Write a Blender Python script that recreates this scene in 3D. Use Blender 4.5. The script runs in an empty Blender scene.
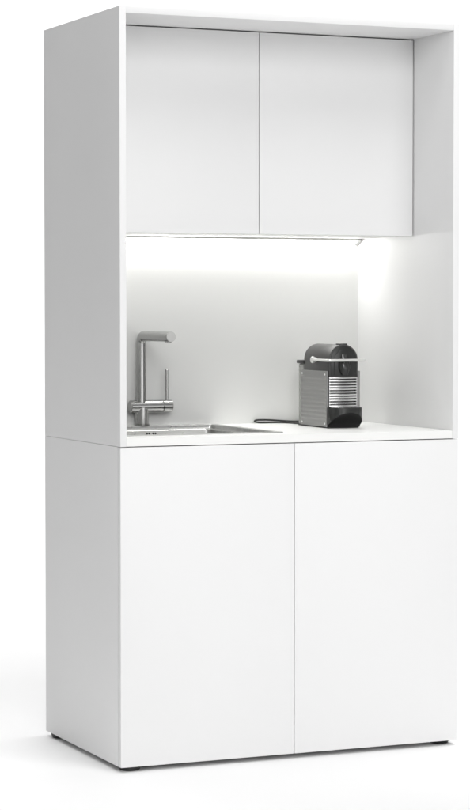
import bpy, bmesh, math
from mathutils import Vector, Matrix
R = math.radians
scene = bpy.context.scene
COL = scene.collection

# ------------------------------------------------------------------ sizes (metres, floor at z = 0)
W, D, T = 1.0, 0.5958, 0.0179
ZB, ZS, ZC = 0.0135, 0.8529, 0.8760       # underside of base, seam, worktop surface
ZU, ZT = 1.4188, 1.9939                   # underside of the cupboard, very top
BACK = 0.5835                             # face of the inner back panel
DOOR_Y = 0.2312                           # front of the cupboard doors

# ------------------------------------------------------------------ materials
def mat(name, color, rough=0.5, metal=0.0, var=0.0, scale=6.0, bump=0.0, bscale=400.0, stretch=None, coat=0.0, spec=0.5):
    m = bpy.data.materials.new(name); m.use_nodes = True
    nt = m.node_tree; b = nt.nodes['Principled BSDF']
    b.inputs['Base Color'].default_value = (*color, 1)
    b.inputs['Roughness'].default_value = rough
    b.inputs['Metallic'].default_value = metal
    b.inputs['Specular IOR Level'].default_value = spec
    b.inputs['Coat Weight'].default_value = coat
    tc = nt.nodes.new('ShaderNodeTexCoord'); mp = nt.nodes.new('ShaderNodeMapping')
    if stretch: mp.inputs['Scale'].default_value = stretch
    nt.links.new(tc.outputs['Object'], mp.inputs['Vector'])
    n = nt.nodes.new('ShaderNodeTexNoise'); n.inputs['Scale'].default_value = scale; n.inputs['Detail'].default_value = 4
    nt.links.new(mp.outputs['Vector'], n.inputs['Vector'])
    if var:
        mr = nt.nodes.new('ShaderNodeMapRange')
        mr.inputs['To Min'].default_value = rough - var; mr.inputs['To Max'].default_value = rough + var
        nt.links.new(n.outputs['Fac'], mr.inputs['Value']); nt.links.new(mr.outputs['Result'], b.inputs['Roughness'])
    if bump:
        n2 = nt.nodes.new('ShaderNodeTexNoise'); n2.inputs['Scale'].default_value = bscale; n2.inputs['Detail'].default_value = 3
        nt.links.new(mp.outputs['Vector'], n2.inputs['Vector'])
        bp = nt.nodes.new('ShaderNodeBump'); bp.inputs['Strength'].default_value = bump; bp.inputs['Distance'].default_value = 0.0004
        nt.links.new(n2.outputs['Fac'], bp.inputs['Height']); nt.links.new(bp.outputs['Normal'], b.inputs['Normal'])
    return m

def emit(name, color, strength):
    m = bpy.data.materials.new(name); m.use_nodes = True
    b = m.node_tree.nodes['Principled BSDF']
    b.inputs['Base Color'].default_value = (.8, .8, .8, 1)
    b.inputs['Emission Color'].default_value = (*color, 1)
    b.inputs['Emission Strength'].default_value = strength
    return m

WHITE = mat('white_laminate', (.80, .80, .80), .48, var=.06, bump=.10, bscale=900, spec=.35)
EDGE = mat('white_edge_band', (.82, .82, .82), .40, var=.05, spec=.4)
INNER = mat('white_niche_laminate', (.795, .798, .782), .50, var=.06, bump=.10, bscale=900, spec=.35)
BACKM = mat('shaded_back_panel', (.72, .722, .71), .50, var=.06, bump=.10, bscale=900, spec=.35)  # niche laminate darkened evenly to stand in for weaker bounced light
TOPM = mat('worktop_laminate', (.84, .842, .828), .42, var=.08, bump=.08, bscale=700, spec=.4)
FLOORM = mat('studio_white', (.88, .88, .88), .55, var=.05, spec=.3)
STEEL = mat('brushed_steel', (.52, .52, .51), .28, 1.0, var=.03, scale=30, bump=.05, bscale=60, stretch=(1, 30, 1))
TAPM = mat('satin_nickel', (.42, .42, .415), .20, 1.0)
TAPEND = mat('satin_nickel_end', (.50, .50, .49), .40, 1.0)
SHADOWM = mat('hole_shade', (.012, .012, .012), .5)  # black discs stand in for the shade inside the overflow holes
FOOTM = mat('black_foot_plastic', (.018, .018, .018), .42, var=.08)
ALU = mat('anodised_profile', (.62, .62, .60), .5, .1)
CAPM = mat('grey_end_cap', (.36, .36, .355), .6)
HINGE = mat('carcass_dark_gap', (.25, .25, .25), .6)
DOMEM = mat('charcoal_plastic', (.040, .040, .039), .36, var=.05, bump=.15, bscale=1500)
DARKG = mat('black_gloss_plastic', (.022, .023, .022), .24, var=.05)
SCOOP = mat('matte_scoop_plastic', (.010, .010, .010), .55, spec=.3)
BLACK = mat('black_plastic', (.010, .010, .010), .3, var=.05)
PANELM = mat('machine_aluminium', (.31, .31, .305), .42, .85, var=.05, scale=60, stretch=(1, 1, 8))
GRILLM = mat('bright_grille_metal', (.80, .80, .80), .22, 1.0, var=.04)
GRILLB = mat('grille_backing', (.10, .10, .10), .26, .9)
LEVERM = mat('pearl_lever', (.70, .70, .68), .28, .55)
SCREWM = mat('screw_metal', (.9, .9, .9), .3, .3)
TANKM = mat('smoky_tank', (.26, .265, .25), .25)
CORDM = mat('cord_rubber', (.014, .016, .014), .45, bump=.2, bscale=600)
LED = emit('led_diffuser', (1.0, .997, .972), 28.5)

# ------------------------------------------------------------------ mesh helpers (all in world metres)
def box(bm, x0, x1, y0, y1, z0, z1, bev=0.0, seg=2):
    t = bmesh.new()
    r = bmesh.ops.create_cube(t, size=1)
    for v in t.verts:
        v.co = Vector((x0 + (v.co.x + .5) * (x1 - x0), y0 + (v.co.y + .5) * (y1 - y0), z0 + (v.co.z + .5) * (z1 - z0)))
    if bev: bmesh.ops.bevel(t, geom=t.edges[:], offset=bev, segments=seg, affect='EDGES', profile=.5)
    merge(bm, t)

def merge(bm, t):
    me = bpy.data.meshes.new('tmp'); t.to_mesh(me); t.free()
    bm.from_mesh(me); bpy.data.meshes.remove(me)

def lathe(bm, c, axis, prof, n=40):
    """prof = [(r, h)...] along axis from c, closed at ends."""
    ax = Vector(axis).normalized()
    up = Vector((0, 0, 1)) if abs(ax.z) < .9 else Vector((1, 0, 0))
    e1 = ax.cross(up).normalized(); e2 = ax.cross(e1)
    rings = []
    for r, h in prof:
        rings.append([bm.verts.new(Vector(c) + ax * h + (e1 * math.cos(2 * math.pi * k / n) + e2 * math.sin(2 * math.pi * k / n)) * r) for k in range(n)])
    for a, b in zip(rings, rings[1:]):
        for k in range(n): bm.faces.new((a[k], a[(k + 1) % n], b[(k + 1) % n], b[k]))
    bm.faces.new(rings[0][::-1]); bm.faces.new(rings[-1])

def rod(bm, c, axis, r, L, ch=.0008, n=40):
    lathe(bm, c, axis, [(r - ch, 0), (r, ch), (r, L - ch), (r - ch, L)], n)

def tube(bm, pts, r, n=20, closed=False, flat=1.0):
    pts = [Vector(p) for p in pts]; rings = []
    prev = None
    for i, p in enumerate(pts):
        a = pts[i - 1] if (i > 0 or closed) else p
        b = pts[(i + 1) % len(pts)] if (i < len(pts) - 1 or closed) else p
        d = (b - a).normalized()
        if prev is None:
            up = Vector((0, 0, 1)) if abs(d.z) < .9 else Vector((1, 0, 0))
            e1 = d.cross(up).normalized()
        else: e1 = (prev - d * prev.dot(d)).normalized()
        prev = e1; e2 = d.cross(e1)
        rings.append([bm.verts.new(p + e1 * math.cos(2 * math.pi * k / n) * r + e2 * math.sin(2 * math.pi * k / n) * r * flat) for k in range(n)])
    pr = list(zip(rings, rings[1:])) + ([(rings[-1], rings[0])] if closed else [])
    for a, b in pr:
        for k in range(n): bm.faces.new((a[k], a[(k + 1) % n], b[(k + 1) % n], b[k]))
    if not closed: bm.faces.new(rings[0][::-1]); bm.faces.new(rings[-1])

def prism(bm, prof, axis, a0, a1, bev=0.0):
    """closed polygon prof (2D) extruded along axis 'x' (prof=(y,z)) or 'y' (prof=(x,z))."""
    t = bmesh.new()
    mk = (lambda q, a: (a, q[0], q[1])) if axis == 'x' else (lambda q, a: (q[0], a, q[1]))
    A = [t.verts.new(mk(q, a0)) for q in prof]; B = [t.verts.new(mk(q, a1)) for q in prof]
    n = len(prof)
    fa = t.faces.new(A); fb = t.faces.new(B[::-1])
    for k in range(n): t.faces.new((A[k], B[k], B[(k + 1) % n], A[(k + 1) % n]))
    bmesh.ops.recalc_face_normals(t, faces=t.faces[:])
    if bev:
        es = [e for e in t.edges if (fa in e.link_faces or fb in e.link_faces)]
        bmesh.ops.bevel(t, geom=es, offset=bev, segments=3, affect='EDGES', profile=.5)
    merge(bm, t)

def wloc(o):
    v = Vector((0, 0, 0))
    while o: v += o.location; o = o.parent
    return v

def obj(name, bm, m, parent=None, loc=None, smooth=True):
    """link bm (world coordinates) as ONE mesh object whose origin is loc (default: the parent's origin)."""
    pl = wloc(parent) if parent else Vector((0, 0, 0))
    o_loc = Vector(loc) if loc is not None else pl
    bmesh.ops.recalc_face_normals(bm, faces=bm.faces[:])
    bmesh.ops.translate(bm, verts=bm.verts[:], vec=-o_loc)
    me = bpy.data.meshes.new(name); bm.to_mesh(me); bm.free()
    o = bpy.data.objects.new(name, me); COL.objects.link(o)
    me.materials.append(m)
    if smooth:
        for p in me.polygons: p.use_smooth = True
        me.set_sharp_from_angle(angle=R(35))
    if parent: o.parent = parent
    o.location = o_loc - pl
    return o

def thing(name, label, cat, loc, group=None):
    o = bpy.data.objects.new(name, None); COL.objects.link(o)
    o.empty_display_size = .05
    o.location = loc; o['label'] = label; o['category'] = cat
    if group: o['group'] = group
    return o

def tag(o, label, cat):
    o['label'] = label; o['category'] = cat; return o

def B(*a, **k):
    bm = bmesh.new(); box(bm, *a, **k); return bm

# ------------------------------------------------------------------ the setting: white floor running up into a white backdrop
bm = bmesh.new()
FY = 2.6
vs = [bm.verts.new(v) for v in ((-3.2, -9, 0), (8, -9, 0), (8, FY, 0), (-3.2, FY, 0))]
bm.faces.new(vs)
fl = obj('floor', bm, FLOORM, smooth=False); fl['kind'] = 'structure'
bm = bmesh.new()
rad = 2.0; prof = [(FY, 0.0)] + [(FY + rad * math.sin(a), rad - rad * math.cos(a)) for a in [R(90) * k / 24 for k in range(1, 25)]] + [(FY + rad, 6.5)]
L = [bm.verts.new((-3.2, y, z)) for y, z in prof]; Q = [bm.verts.new((8, y, z)) for y, z in prof]
for k in range(len(prof) - 1): bm.faces.new((L[k], Q[k], Q[k + 1], L[k + 1]))
bd = obj('backdrop', bm, FLOORM); bd['kind'] = 'structure'

# ------------------------------------------------------------------ the kitchen cabinet
cab = thing('kitchen_cabinet', 'tall white laminate kitchenette cabinet with open niche, two upper and two lower handleless doors', 'cabinet', (W / 2, D / 2, 0))
e = .0006
for x0, x1 in ((0, T), (W - T, W)):
    obj('side_panel', B(x0, x1, 0, D, ZS + .0007, ZT, bev=e), WHITE, cab)
obj('top_panel', B(T, W - T, 0.0, D, ZT - T, ZT - .0001, bev=e), WHITE, cab)
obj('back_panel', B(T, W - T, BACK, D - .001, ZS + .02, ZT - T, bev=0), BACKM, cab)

# worktop with the sink cut-out
SX0, SX1, SY0, SY1 = .045, .490, .108, .540
bm = bmesh.new()
def ring(bm, o, i, z):
    (ox0, ox1, oy0, oy1), (ix0, ix1, iy0, iy1) = o, i
    O = [bm.verts.new((x, y, z)) for x, y in ((ox0, oy0), (ox1, oy0), (ox1, oy1), (ox0, oy1))]
    I = [bm.verts.new((x, y, z)) for x, y in ((ix0, iy0), (ix1, iy0), (ix1, iy1), (ix0, iy1))]
    return O, I
o_ = (T + .0004, W - T - .0004, .0004, BACK - .0002); i_ = (SX0 - .002, SX1 + .002, SY0 - .002, SY1 + .002)
O, I = ring(bm, o_, i_, ZC); O2, I2 = ring(bm, o_, i_, ZS + .0014)
for k in range(4):
    j = (k + 1) % 4
    bm.faces.new((O[k], O[j], I[j], I[k])); bm.faces.new((O2[j], O2[k], I2[k], I2[j]))
    bm.faces.new((O[j], O[k], O2[k], O2[j])); bm.faces.new((I[k], I[j], I2[j], I2[k]))
bmesh.ops.recalc_face_normals(bm, faces=bm.faces[:])
es = [ed for ed in bm.edges if all(abs(v.co.z - ZC) < 1e-6 and abs(v.co.y - .0004) < 1e-6 for v in ed.verts)]
bmesh.ops.bevel(bm, geom=es, offset=.0008, segments=2, affect='EDGES')
obj('worktop', bm, TOPM, cab)

# hanging cupboard with its two doors
bm = bmesh.new()
cy0 = DOOR_Y + .0205
box(bm, T, W - T, cy0, BACK, ZU + .001, ZU + .017)                     # bottom board
box(bm, T, T + .016, cy0, BACK, ZU + .0172, ZT - T - .0002)
box(bm, W - T - .016, W - T - .0002, cy0, BACK, ZU + .0172, ZT - T - .0002)
box(bm, T + .017, W - T - .017, cy0 + .002, cy0 + .30, ZT - T - .018, ZT - T - .0004)
box(bm, W / 2 - .008, W / 2 + .008, cy0, BACK - .001, ZU + .0174, ZT - T - .0186)
cup = obj('wall_cupboard', bm, INNER, cab)
g = .0013
for x0, x1 in ((T + .003, W / 2 - g), (W / 2 + g, W - T - .004)):
    obj('door', B(x0, x1, DOOR_Y, DOOR_Y + .018, ZU, ZT - T - .0036, bev=.0007), WHITE, cup)

# base cabinet
bm = bmesh.new(); by = .0208
box(bm, 0, T, by, D, ZB, ZS, bev=e); box(bm, W - T, W, by, D, ZB, ZS, bev=e)
box(bm, T, W - T, by, D - .02, ZB + .001, ZB + .018)
box(bm, T, W - T, D - .019, D - .004, ZB + .002, ZS - .001)
box(bm, T, W - T, by, .08, ZS - .019, ZS - .0025)
box(bm, W / 2 - .009, W / 2 + .009, by, D - .0195, ZB + .019, ZS - .20)
base = obj('base_cabinet', bm, WHITE, cab)
for x0, x1 in ((0.0005, W / 2 - g), (W / 2 + g, W - .0005)):
    obj('door', B(x0, x1, 0, .018, ZB, ZS - .0012, bev=.0007), WHITE, base)
for x, y in ((.040, .040), (W - .030, .052), (.031, D - .045), (W - .040, D - .045)):
    bm = bmesh.new()
    lathe(bm, (x, y, 0.0), (0, 0, 1), [(.0245, 0), (.0270, .0018), (.0292, .0085), (.0296, .0118), (.0285, ZB)], 40)
    obj('foot', bm, FOOTM, base, loc=(x, y, 0))

# ------------------------------------------------------------------ LED strip in the back corner under the cupboard
lamp = thing('strip_light', 'slim triangular LED strip light along the back under the upper cupboard', 'light', (W / 2, BACK, ZU))
lx0, lx1 = T + .001, W - T - .001
yb = BACK - .0006; zt = ZU + .0006
bm = bmesh.new()
# aluminium body: thin front lip, top flange and back flange
prism(bm, [(yb - .0285, zt), (yb - .0285, zt - .0056), (yb - .0275, zt - .0056), (yb - .0275, zt - .0012), (yb - .0016, zt - .0012), (yb - .0016, zt - .0178), (yb, zt - .0178), (yb, zt)], 'x', lx0 + .012, lx1 - .012)
obj('profile', bm, ALU, lamp)
bm = bmesh.new()
prism(bm, [(yb - .0274, zt - .0054), (yb - .0018, zt - .0165), (yb - .0018, zt - .0152), (yb - .0274, zt - .0041)], 'x', lx0 + .0125, lx1 - .0125)
obj('diffuser', bm, LED, lamp)
for x0, x1 in ((lx0, lx0 + .012), (lx1 - .012, lx1)):
    bm = bmesh.new()
    prism(bm, [(yb - .0292, zt), (yb - .0292, zt - .0058), (yb - .0030, zt - .0178), (yb, zt - .0178), (yb, zt)], 'x', x0, x1, bev=.0003)
    obj('end_cap', bm, CAPM, lamp)

# ------------------------------------------------------------------ sink
sink = thing('sink', 'square stainless steel sink set into the white worktop at the left', 'sink', ((SX0 + SX1) / 2, (SY0 + SY1) / 2, ZC))
def rrect(x0, x1, y0, y1, r, z, n=8):
    out = []
    for cx, cy, a0 in ((x1 - r, y1 - r, 0), (x0 + r, y1 - r, 90), (x0 + r, y0 + r, 180), (x1 - r, y0 + r, 270)):
        for k in range(n + 1):
            a = R(a0 + 90 * k / n); out.append((cx + r * math.cos(a), cy + r * math.sin(a), z))
    return out
bm = bmesh.new()
def loops(bm, Ls, cap=True):
    Vs = [[bm.verts.new(p) for p in l] for l in Ls]
    for a, b in zip(Vs, Vs[1:]):
        for k in range(len(a)): bm.faces.new((a[k], a[(k + 1) % len(a)], b[(k + 1) % len(a)], b[k]))
    if cap: bm.faces.new(Vs[-1])
h = .0022
ox0, ox1, oy0, oy1 = SX0 - .018, SX1 + .020, SY0 - .020, SY1 + .036
loops(bm, [rrect(ox0, ox1, oy0, oy1, .008, ZC + .0002), rrect(ox0, ox1, oy0, oy1, .008, ZC + h - .0006),
           rrect(ox0 + .0006, ox1 - .0006, oy0 + .0006, oy1 - .0006, .0076, ZC + h),
           rrect(SX0, SX1, SY0, SY1, .010, ZC + h), rrect(SX0 + .0008, SX1 - .0008, SY0 + .0008, SY1 - .0008, .0095, ZC + h - .0010),
           rrect(SX0 + .0015, SX1 - .0015, SY0 + .0015, SY1 - .0015, .010, ZC - .0080),
           rrect(SX0 + .003, SX1 - .003, SY0 + .003, SY1 - .003, .012, ZC - .0092),
           rrect(SX0 + .010, SX1 - .010, SY0 + .006, SY1 - .012, .016, ZC - .0096),
           rrect(SX0 + .012, SX1 - .012, SY0 + .007, SY1 - .014, .018, ZC - .0115),
           rrect(SX0 + .018, SX1 - .018, SY0 + .010, SY1 - .018, .024, ZC - .140),
           rrect(SX0 + .026, SX1 - .026, SY0 + .018, SY1 - .026, .024, ZC - .152),
           rrect(SX0 + .18, SX1 - .18, SY0 + .17, SY1 - .17, .024, ZC - .156)])
obj('basin', bm, STEEL, sink)
bm = bmesh.new()
for px in (.282, .289, .301, .308):
    lathe(bm, (px, SY1 - .0138, ZC - .0195), (0, -1, 0), [(.0026, 0), (.0026, .0022)], 16)
obj('overflow', bm, SHADOWM, sink)
bm = bmesh.new()
lathe(bm, ((SX0 + SX1) / 2, (SY0 + SY1) / 2, ZC - .1565), (0, 0, 1), [(.045, 0), (.045, .002), (.040, .004), (.022, .002), (.02, .0035)], 40)
obj('drain', bm, TAPM, sink)

# ------------------------------------------------------------------ faucet
TX, TY = .2765, .5555
zr = ZC + h
tap = thing('faucet', 'satin steel mixer tap with right-angled spout behind the sink', 'faucet', (TX, TY, zr))
bm = bmesh.new()
lathe(bm, (TX + .002, TY, zr), (0, 0, 1), [(.0212, 0), (.0216, .0008), (.0216, .0045), (.0196, .0052), (.0196, .052)], 48)
obj('base', bm, TAPM, tap)
zb_ = ZC + .0570
bm = bmesh.new()
rod(bm, (.2420, TY, zb_), (1, 0, 0), .0178, .0985, .0012, 48)
obj('valve_body', bm, TAPM, tap)
bm = bmesh.new()
rod(bm, (.3412, TY, zb_), (1, 0, 0), .0178, .0285, .0012, 48)
hd = obj('handle', bm, TAPM, tap)
bm = bmesh.new()
rod(bm, (.3555, TY, zb_ + .0150), (0, 0, 1), .0042, .091, .0008, 24)
obj('lever_rod', bm, TAPM, hd)
ptop = ZC + .2590; r_ = .0143
pts = [(TX, TY, zb_ + .010), (TX, TY, zb_ + .1)]
rb = .022
for k in range(0, 13):
    a = R(90 * k / 12)
    pts.append((TX, TY - rb + rb * math.cos(a), ptop - rb + rb * math.sin(a)))
SPY = .330
pts += [(TX, .45, ptop), (TX, SPY, ptop)]
bm = bmesh.new(); tube(bm, pts, r_, 48)
sp = obj('spout', bm, TAPM, tap)
bm = bmesh.new(); rod(bm, (TX, SPY - .0002, ptop), (0, -1, 0), r_ - .0004, .0022, .0007, 48)
obj('spout_cap', bm, TAPEND, sp)
bm = bmesh.new(); lathe(bm, (TX, SPY + .020, ptop - r_ + .002), (0, 0, -1), [(.0098, 0), (.0098, .0040), (.0085, .0055), (.0070, .0055), (.0066, .0040)], 32)
obj('aerator', bm, TAPM, sp)

# ------------------------------------------------------------------ coffee machine
C = ZC
cm = thing('coffee_machine', 'small charcoal and silver capsule coffee machine on the right of the worktop', 'coffee machine', (.765, .33, C))
X0, X1 = .7195, .8105; XC = .765
YF, YBk = .2405, .405
# domed housing
rd = (X1 - X0) / 2
arch = [(X0, C + .1445)] + [(XC - rd * math.cos(R(180 * k / 40)), C + .2362 - rd * .98 + rd * .98 * math.sin(R(180 * k / 40))) for k in range(41)] + [(X1, C + .1445)]
bm = bmesh.new(); prism(bm, arch, 'y', YF, YBk, bev=.0022)
housing = obj('housing', bm, DOMEM, cm)
# core behind the grille
obj('core', B(X0 + .001, X1 - .001, YF + .008, YBk, C + .004, C + .1440), BLACK, cm)
obj('bottom_plate', B(X0 - .004, X1 + .004, YF + .002, YBk + .03, C + .0002, C + .0042, bev=.001), BLACK, cm)
# front cover: recessed gloss face with raised rings
def arch2(s, z0, top, n=32):
    return [(XC - rd * s, z0)] + [(XC - rd * s * math.cos(R(180 * k / n)), top - rd * s + rd * s * math.sin(R(180 * k / n))) for k in range(n + 1)] + [(XC + rd * s, z0)]
bm = bmesh.new()
prism(bm, arch2(.90, C + .1475, C + .2320), 'y', YF - .0016, YF + .001, bev=.0008)
prism(bm, arch2(.66, C + .1500, C + .2210), 'y', YF - .0034, YF - .001, bev=.0010)
cov = obj('front_cover', bm, DARKG, cm)
# outlet hood: narrow curved beak bulging forward
bm = bmesh.new()
N = 14; M = 12; rows = []
for i in range(N + 1):
    t = i / N; z = C + .1500 + .058 * t
    w = .0150 * math.sin(math.pi * (0.12 + .80 * t)) + .003
    dpt = .0170 * math.sin(math.pi * min(1, .30 + .70 * t)) + .001
    rows.append([bm.verts.new((XC + w * math.cos(R(180 * k / M)), YF - .0030 - dpt * math.sin(R(180 * k / M)) ** .8 if 0 < k < M else YF - .0030, z)) for k in range(M + 1)])
for a, b in zip(rows, rows[1:]):
    for k in range(M): bm.faces.new((a[k], a[k + 1], b[k + 1], b[k]))
    bm.faces.new((a[M], a[0], b[0], b[M]))
bm.faces.new(rows[0]); bm.faces.new(rows[-1])
obj('coffee_outlet', bm, DARKG, cov)
# top buttons
bm = bmesh.new(); box(bm, XC - .012, XC + .013, YF + .0015, YF + .026, C + .2335, C + .2385, bev=.0015)
obj('button_bar', bm, BLACK, housing)
bm = bmesh.new(); box(bm, XC - .007, XC + .009, YF - .0012, YF + .0035, C + .2285, C + .2312, bev=.0008)
obj('badge', bm, LEVERM, housing)
# ribbed side panels
def side(xo, sgn):
    bm = bmesh.new(); y0, y1, z0, z1 = .2425, .409, C + .0040, C + .1610
    nz = 132; xi = xo + sgn * (.0058 if sgn > 0 else .0092)
    def rr(z, y):
        k = (z - z0) / (z1 - z0)
        edge = min(1, (k) / .07, (1 - k) / .09, (y - y0) / .008, (y1 - y) / .008)
        edge = max(0, edge)
        return edge * .0019 * (.5 - .5 * math.cos(2 * math.pi * (k - .07) / .84 * 11)) if .07 < k < .91 else 0
    ys = [y0, y0 + .0007, y0 + .006, y0 + .012] + [y0 + .02 + (y1 - y0 - .04) * i / 4 for i in range(5)] + [y1 - .012, y1 - .006, y1 - .0007, y1]
    G = []
    for j in range(nz + 1):
        z = z0 + (z1 - z0) * j / nz
        row = []
        for y in ys:
            off = sgn * rr(z, y)
            rim = .0008 if (y in (y0, y1) or j in (0, nz)) else 0
            row.append(bm.verts.new((xo + off + sgn * rim, y, z)))
        G.append(row)
    for j in range(nz):
        for i in range(len(ys) - 1): bm.faces.new((G[j][i], G[j][i + 1], G[j + 1][i + 1], G[j + 1][i]))
    Bk = {}
    bd_ = [G[0][i] for i in range(len(ys))] + [G[j][-1] for j in range(1, nz + 1)] + [G[nz][i] for i in range(len(ys) - 2, -1, -1)] + [G[j][0] for j in range(nz - 1, 0, -1)]
    bk = [bm.verts.new((xi, v.co.y, v.co.z)) for v in bd_]
    n = len(bd_)
    for k in range(n): bm.faces.new((bd_[k], bd_[(k + 1) % n], bk[(k + 1) % n], bk[k]))
    bm.faces.new(bk)
    o = obj('side_panel', bm, PANELM, cm)
    for yy in (y0 + .0085, y1 - .0085):
        for zz in (z0 + .0085, z1 - .0095):
            b2 = bmesh.new(); lathe(b2, (xo + sgn * .0004, yy, zz), (-sgn, 0, 0), [(.0028, 0), (.0028, .0010), (.0020, .0016)], 20)
            obj('screw', b2, SCREWM, o)
side(.7120, 1); side(.8180, -1)
# grille: eleven bright bars in front of a curved reflecting backing
bm = bmesh.new()
zg0, zg1, nb = C + .0605, C + .1435, 11
pitch = (zg1 - zg0 - .0040) / (nb - 1)
for k in range(nb):
    z = zg0 + pitch * k
    box(bm, X0 + .001, X1 - .0025, YF + .0005, YF + .0065, z, z + .0042, bev=.0010)
box(bm, X0 + .001, X0 + .0045, YF + .0015, YF + .0075, zg0, zg1 - .0005)
box(bm, X1 - .0045, X1 - .001, YF + .0015, YF + .0075, zg0, zg1 - .0005)
obj('grille', bm, GRILLM, cm)
bm = bmesh.new()
pr = [(X0 + .004 + (X1 - X0 - .008) * k / 24, YF + .0072 - .0045 * math.sin(math.pi * k / 24)) for k in range(25)]
a = [bm.verts.new((x, y, zg0)) for x, y in pr]; b = [bm.verts.new((x, y, zg1)) for x, y in pr]
for k in range(24): bm.faces.new((a[k], a[k + 1], b[k + 1], b[k]))
obj('grille_backing', bm, GRILLB, cm)
# drip tray with arched scoop
bm = bmesh.new()
tx0, tx1 = .7150, .8170; nU = 36; cols = []
for i in range(nU + 1):
    u = i / nU; x = tx0 + (tx1 - tx0) * u
    yf = .2330 - .0330 * max(0, 1 - abs(2 * u - 1) ** 3.2) ** .6     # bowed front
    hh = .010 + .0345 * max(0, 1 - (2 * u - 1) ** 2) ** .55
    low = .003
    cs = [(.255, .0585), (yf + .0015, .0585), (yf, .0570), (yf, max(hh, .012))]
    for q in range(1, 8):
        t = q / 7
        cs.append((yf + .0012 + (.2405 - yf) * math.sin(R(90) * t) ** .9, low + (max(hh, .012) - .0005 - low) * (1 - t) ** .8 if q < 7 else low))
    cs.append((.255, .0008))
    cols.append([bm.verts.new((x, y, C + z)) for y, z in cs])
for a, b in zip(cols, cols[1:]):
    for k in range(len(a)): bm.faces.new((a[k], a[(k + 1) % len(a)], b[(k + 1) % len(a)], b[k]))
bm.faces.new(cols[0]); bm.faces.new(cols[-1][::-1])
bmesh.ops.recalc_face_normals(bm, faces=bm.faces[:])
for f in bm.faces:
    c_ = f.calc_center_median() - Vector((0, 0, C))
    if len(f.verts) == 4 and c_.z < .0445 and f.normal.z < -.02: f.material_index = 1      # inside of the scoop
tray = obj('drip_tray', bm, DARKG, cm); tray.data.materials.append(SCOOP)
bm = bmesh.new(); box(bm, tx0 + .006, tx1 - .006, .2180, .2400, C + .0586, C + .0602, bev=.0006)
obj('tray_grid', bm, GRILLM, tray)
# U-shaped lever
zl = C + .1915; yl = .322; xa, xb, yf = .7070, .8255, .2215
pts = [(xa, yl, zl), (xa, .28, zl)] + [(xa + .008 - .008 * math.cos(R(a)), yf + .008 - .008 * math.sin(R(a)), zl) for a in range(0, 91, 15)] + \
      [(xb - .008 + .008 * math.sin(R(a)), yf + .008 - .008 * math.cos(R(a)), zl) for a in range(0, 91, 15)] + [(xb, .28, zl), (xb, yl, zl)]
bm = bmesh.new(); tube(bm, pts, .0040, 20)
lev = obj('lever', bm, LEVERM, cm)
for x, s in ((.7185, -1), (.8120, 1)):
    bm = bmesh.new(); lathe(bm, (x, yl, zl), (s, 0, 0), [(.0070, 0), (.0072, .005), (.0092, .007), (.0096, .0125), (.0080, .0150)], 32)
    obj('pivot', bm, LEVERM, lev)
# water tank and its lid
obj('water_tank', B(.7200, .8100, .4070, .4430, C + .0040, C + .1780, bev=.004, seg=3), TANKM, cm)
obj('tank_lid', B(.7165, .8135, .4000, .4500, C + .1785, C + .1890, bev=.003, seg=3), BLACK, cm)
# power cord lying in a flat loop
def bez(P, n=16):
    out = []
    for s in range(len(P) - 1):
        p0 = P[max(s - 1, 0)]; p1 = P[s]; p2 = P[s + 1]; p3 = P[min(s + 2, len(P) - 1)]
        for k in range(n):
            t = k / n
            out.append(tuple(.5 * (2 * p1[i] + (p2[i] - p0[i]) * t + (2 * p0[i] - 5 * p1[i] + 4 * p2[i] - p3[i]) * t * t + (3 * p1[i] - p0[i] - 3 * p2[i] + p3[i]) * t ** 3) for i in range(3)))
    return out + [P[-1]]
cz = C + .0034
P = [(.735, .452, C + .012), (.731, .475, cz + .001), (.722, .520, cz), (.705, .553, cz), (.680, .5600, cz), (.650, .5600, cz), (.634, .5610, cz + .001), (.6270, .5665, cz + .0038),
     (.634, .5725, cz + .0070), (.655, .5745, cz + .0075), (.690, .5745, cz + .0060), (.740, .5745, cz + .002), (.80, .5745, cz), (.86, .572, cz)]
bm = bmesh.new(); tube(bm, bez([(p[0] + .010, p[1], p[2] - .0006) for p in P]), .0025, 14)
cord = obj('power_cord', bm, CORDM, cm)
obj('cord_inlet', B(.728, .742, .4430, .4560, C + .004, C + .020, bev=.002), BLACK, cm)

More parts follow.
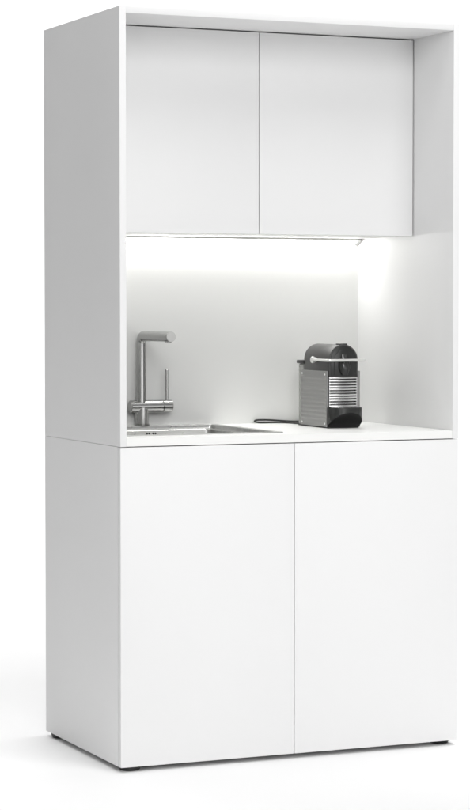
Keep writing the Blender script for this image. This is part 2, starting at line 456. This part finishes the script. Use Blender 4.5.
# ------------------------------------------------------------------ light: added unseen area lights, balanced to the wanted tones
def area(name, loc, target, sx, sy, power, color=(1, 1, 1), spread=180):
    l = bpy.data.lights.new(name, 'AREA'); l.shape = 'RECTANGLE'; l.size = sx; l.size_y = sy; l.energy = power; l.color = color
    l.spread = R(spread)
    o = bpy.data.objects.new(name, l); COL.objects.link(o); o.location = loc
    o.rotation_euler = (Vector(target) - Vector(loc)).to_track_quat('-Z', 'Y').to_euler()
    return o
area('added_light_front', (1.8, -7, 1.6), (.5, 0, 1.0), 2.5, 2.5, 48)
area('added_light_left', (-1.4, -7, 1.8), (.5, 0, 1.1), 2.0, 2.5, 34)  # added to lift the left side and right inner wall
area('added_light_high_left', (-1.4, -6, 3.6), (.5, 0, 1.2), 2.0, 2.0, 128)
area('added_light_steep', (1.0, -2.2, 5.2), (.6, -.2, 1.0), 1.8, 2.4, 19.5, spread=70)
area('added_light_left_floor', (-.5, -.3, 4.6), (-.5, -.3, 0), .6, 3.0, 3.4, spread=30)  # added to whiten the floor left of the cabinet
area('added_light_right_floor', (2.4, .3, 5.0), (2.4, .3, 0), 2.2, 3.0, 15.5, spread=50)  # added to whiten the floor on the right
area('added_light_backdrop', (2.0, 1.4, 4.4), (2.6, 5.0, 1.2), 5.5, 1.0, 172)  # added behind the cabinet to turn the backdrop pure white

w = bpy.data.worlds.new('World'); scene.world = w; w.use_nodes = True
w.node_tree.nodes['Background'].inputs['Color'].default_value = (1, 1, 1, 1)
w.node_tree.nodes['Background'].inputs['Strength'].default_value = .30

# ------------------------------------------------------------------ camera
cd = bpy.data.cameras.new('camera'); cam = bpy.data.objects.new('camera', cd); COL.objects.link(cam)
cam.location = (-2.16698, -5.67838, 1.2781 - .0604)
cam.rotation_euler = (R(90) - .041903, 0, -.413616)
cd.sensor_fit = 'HORIZONTAL'; cd.sensor_width = 36; cd.lens = 2341.63 / 470 * 36
cd.clip_start = .05; cd.clip_end = 100
scene.camera = cam
vs_ = scene.view_settings
vs_.view_transform = 'Standard'; vs_.look = 'None'; vs_.exposure = 0; vs_.gamma = 1
scene.cycles.sample_clamp_indirect = 10
scene.cycles.caustics_reflective = False
scene.cycles.caustics_refractive = False
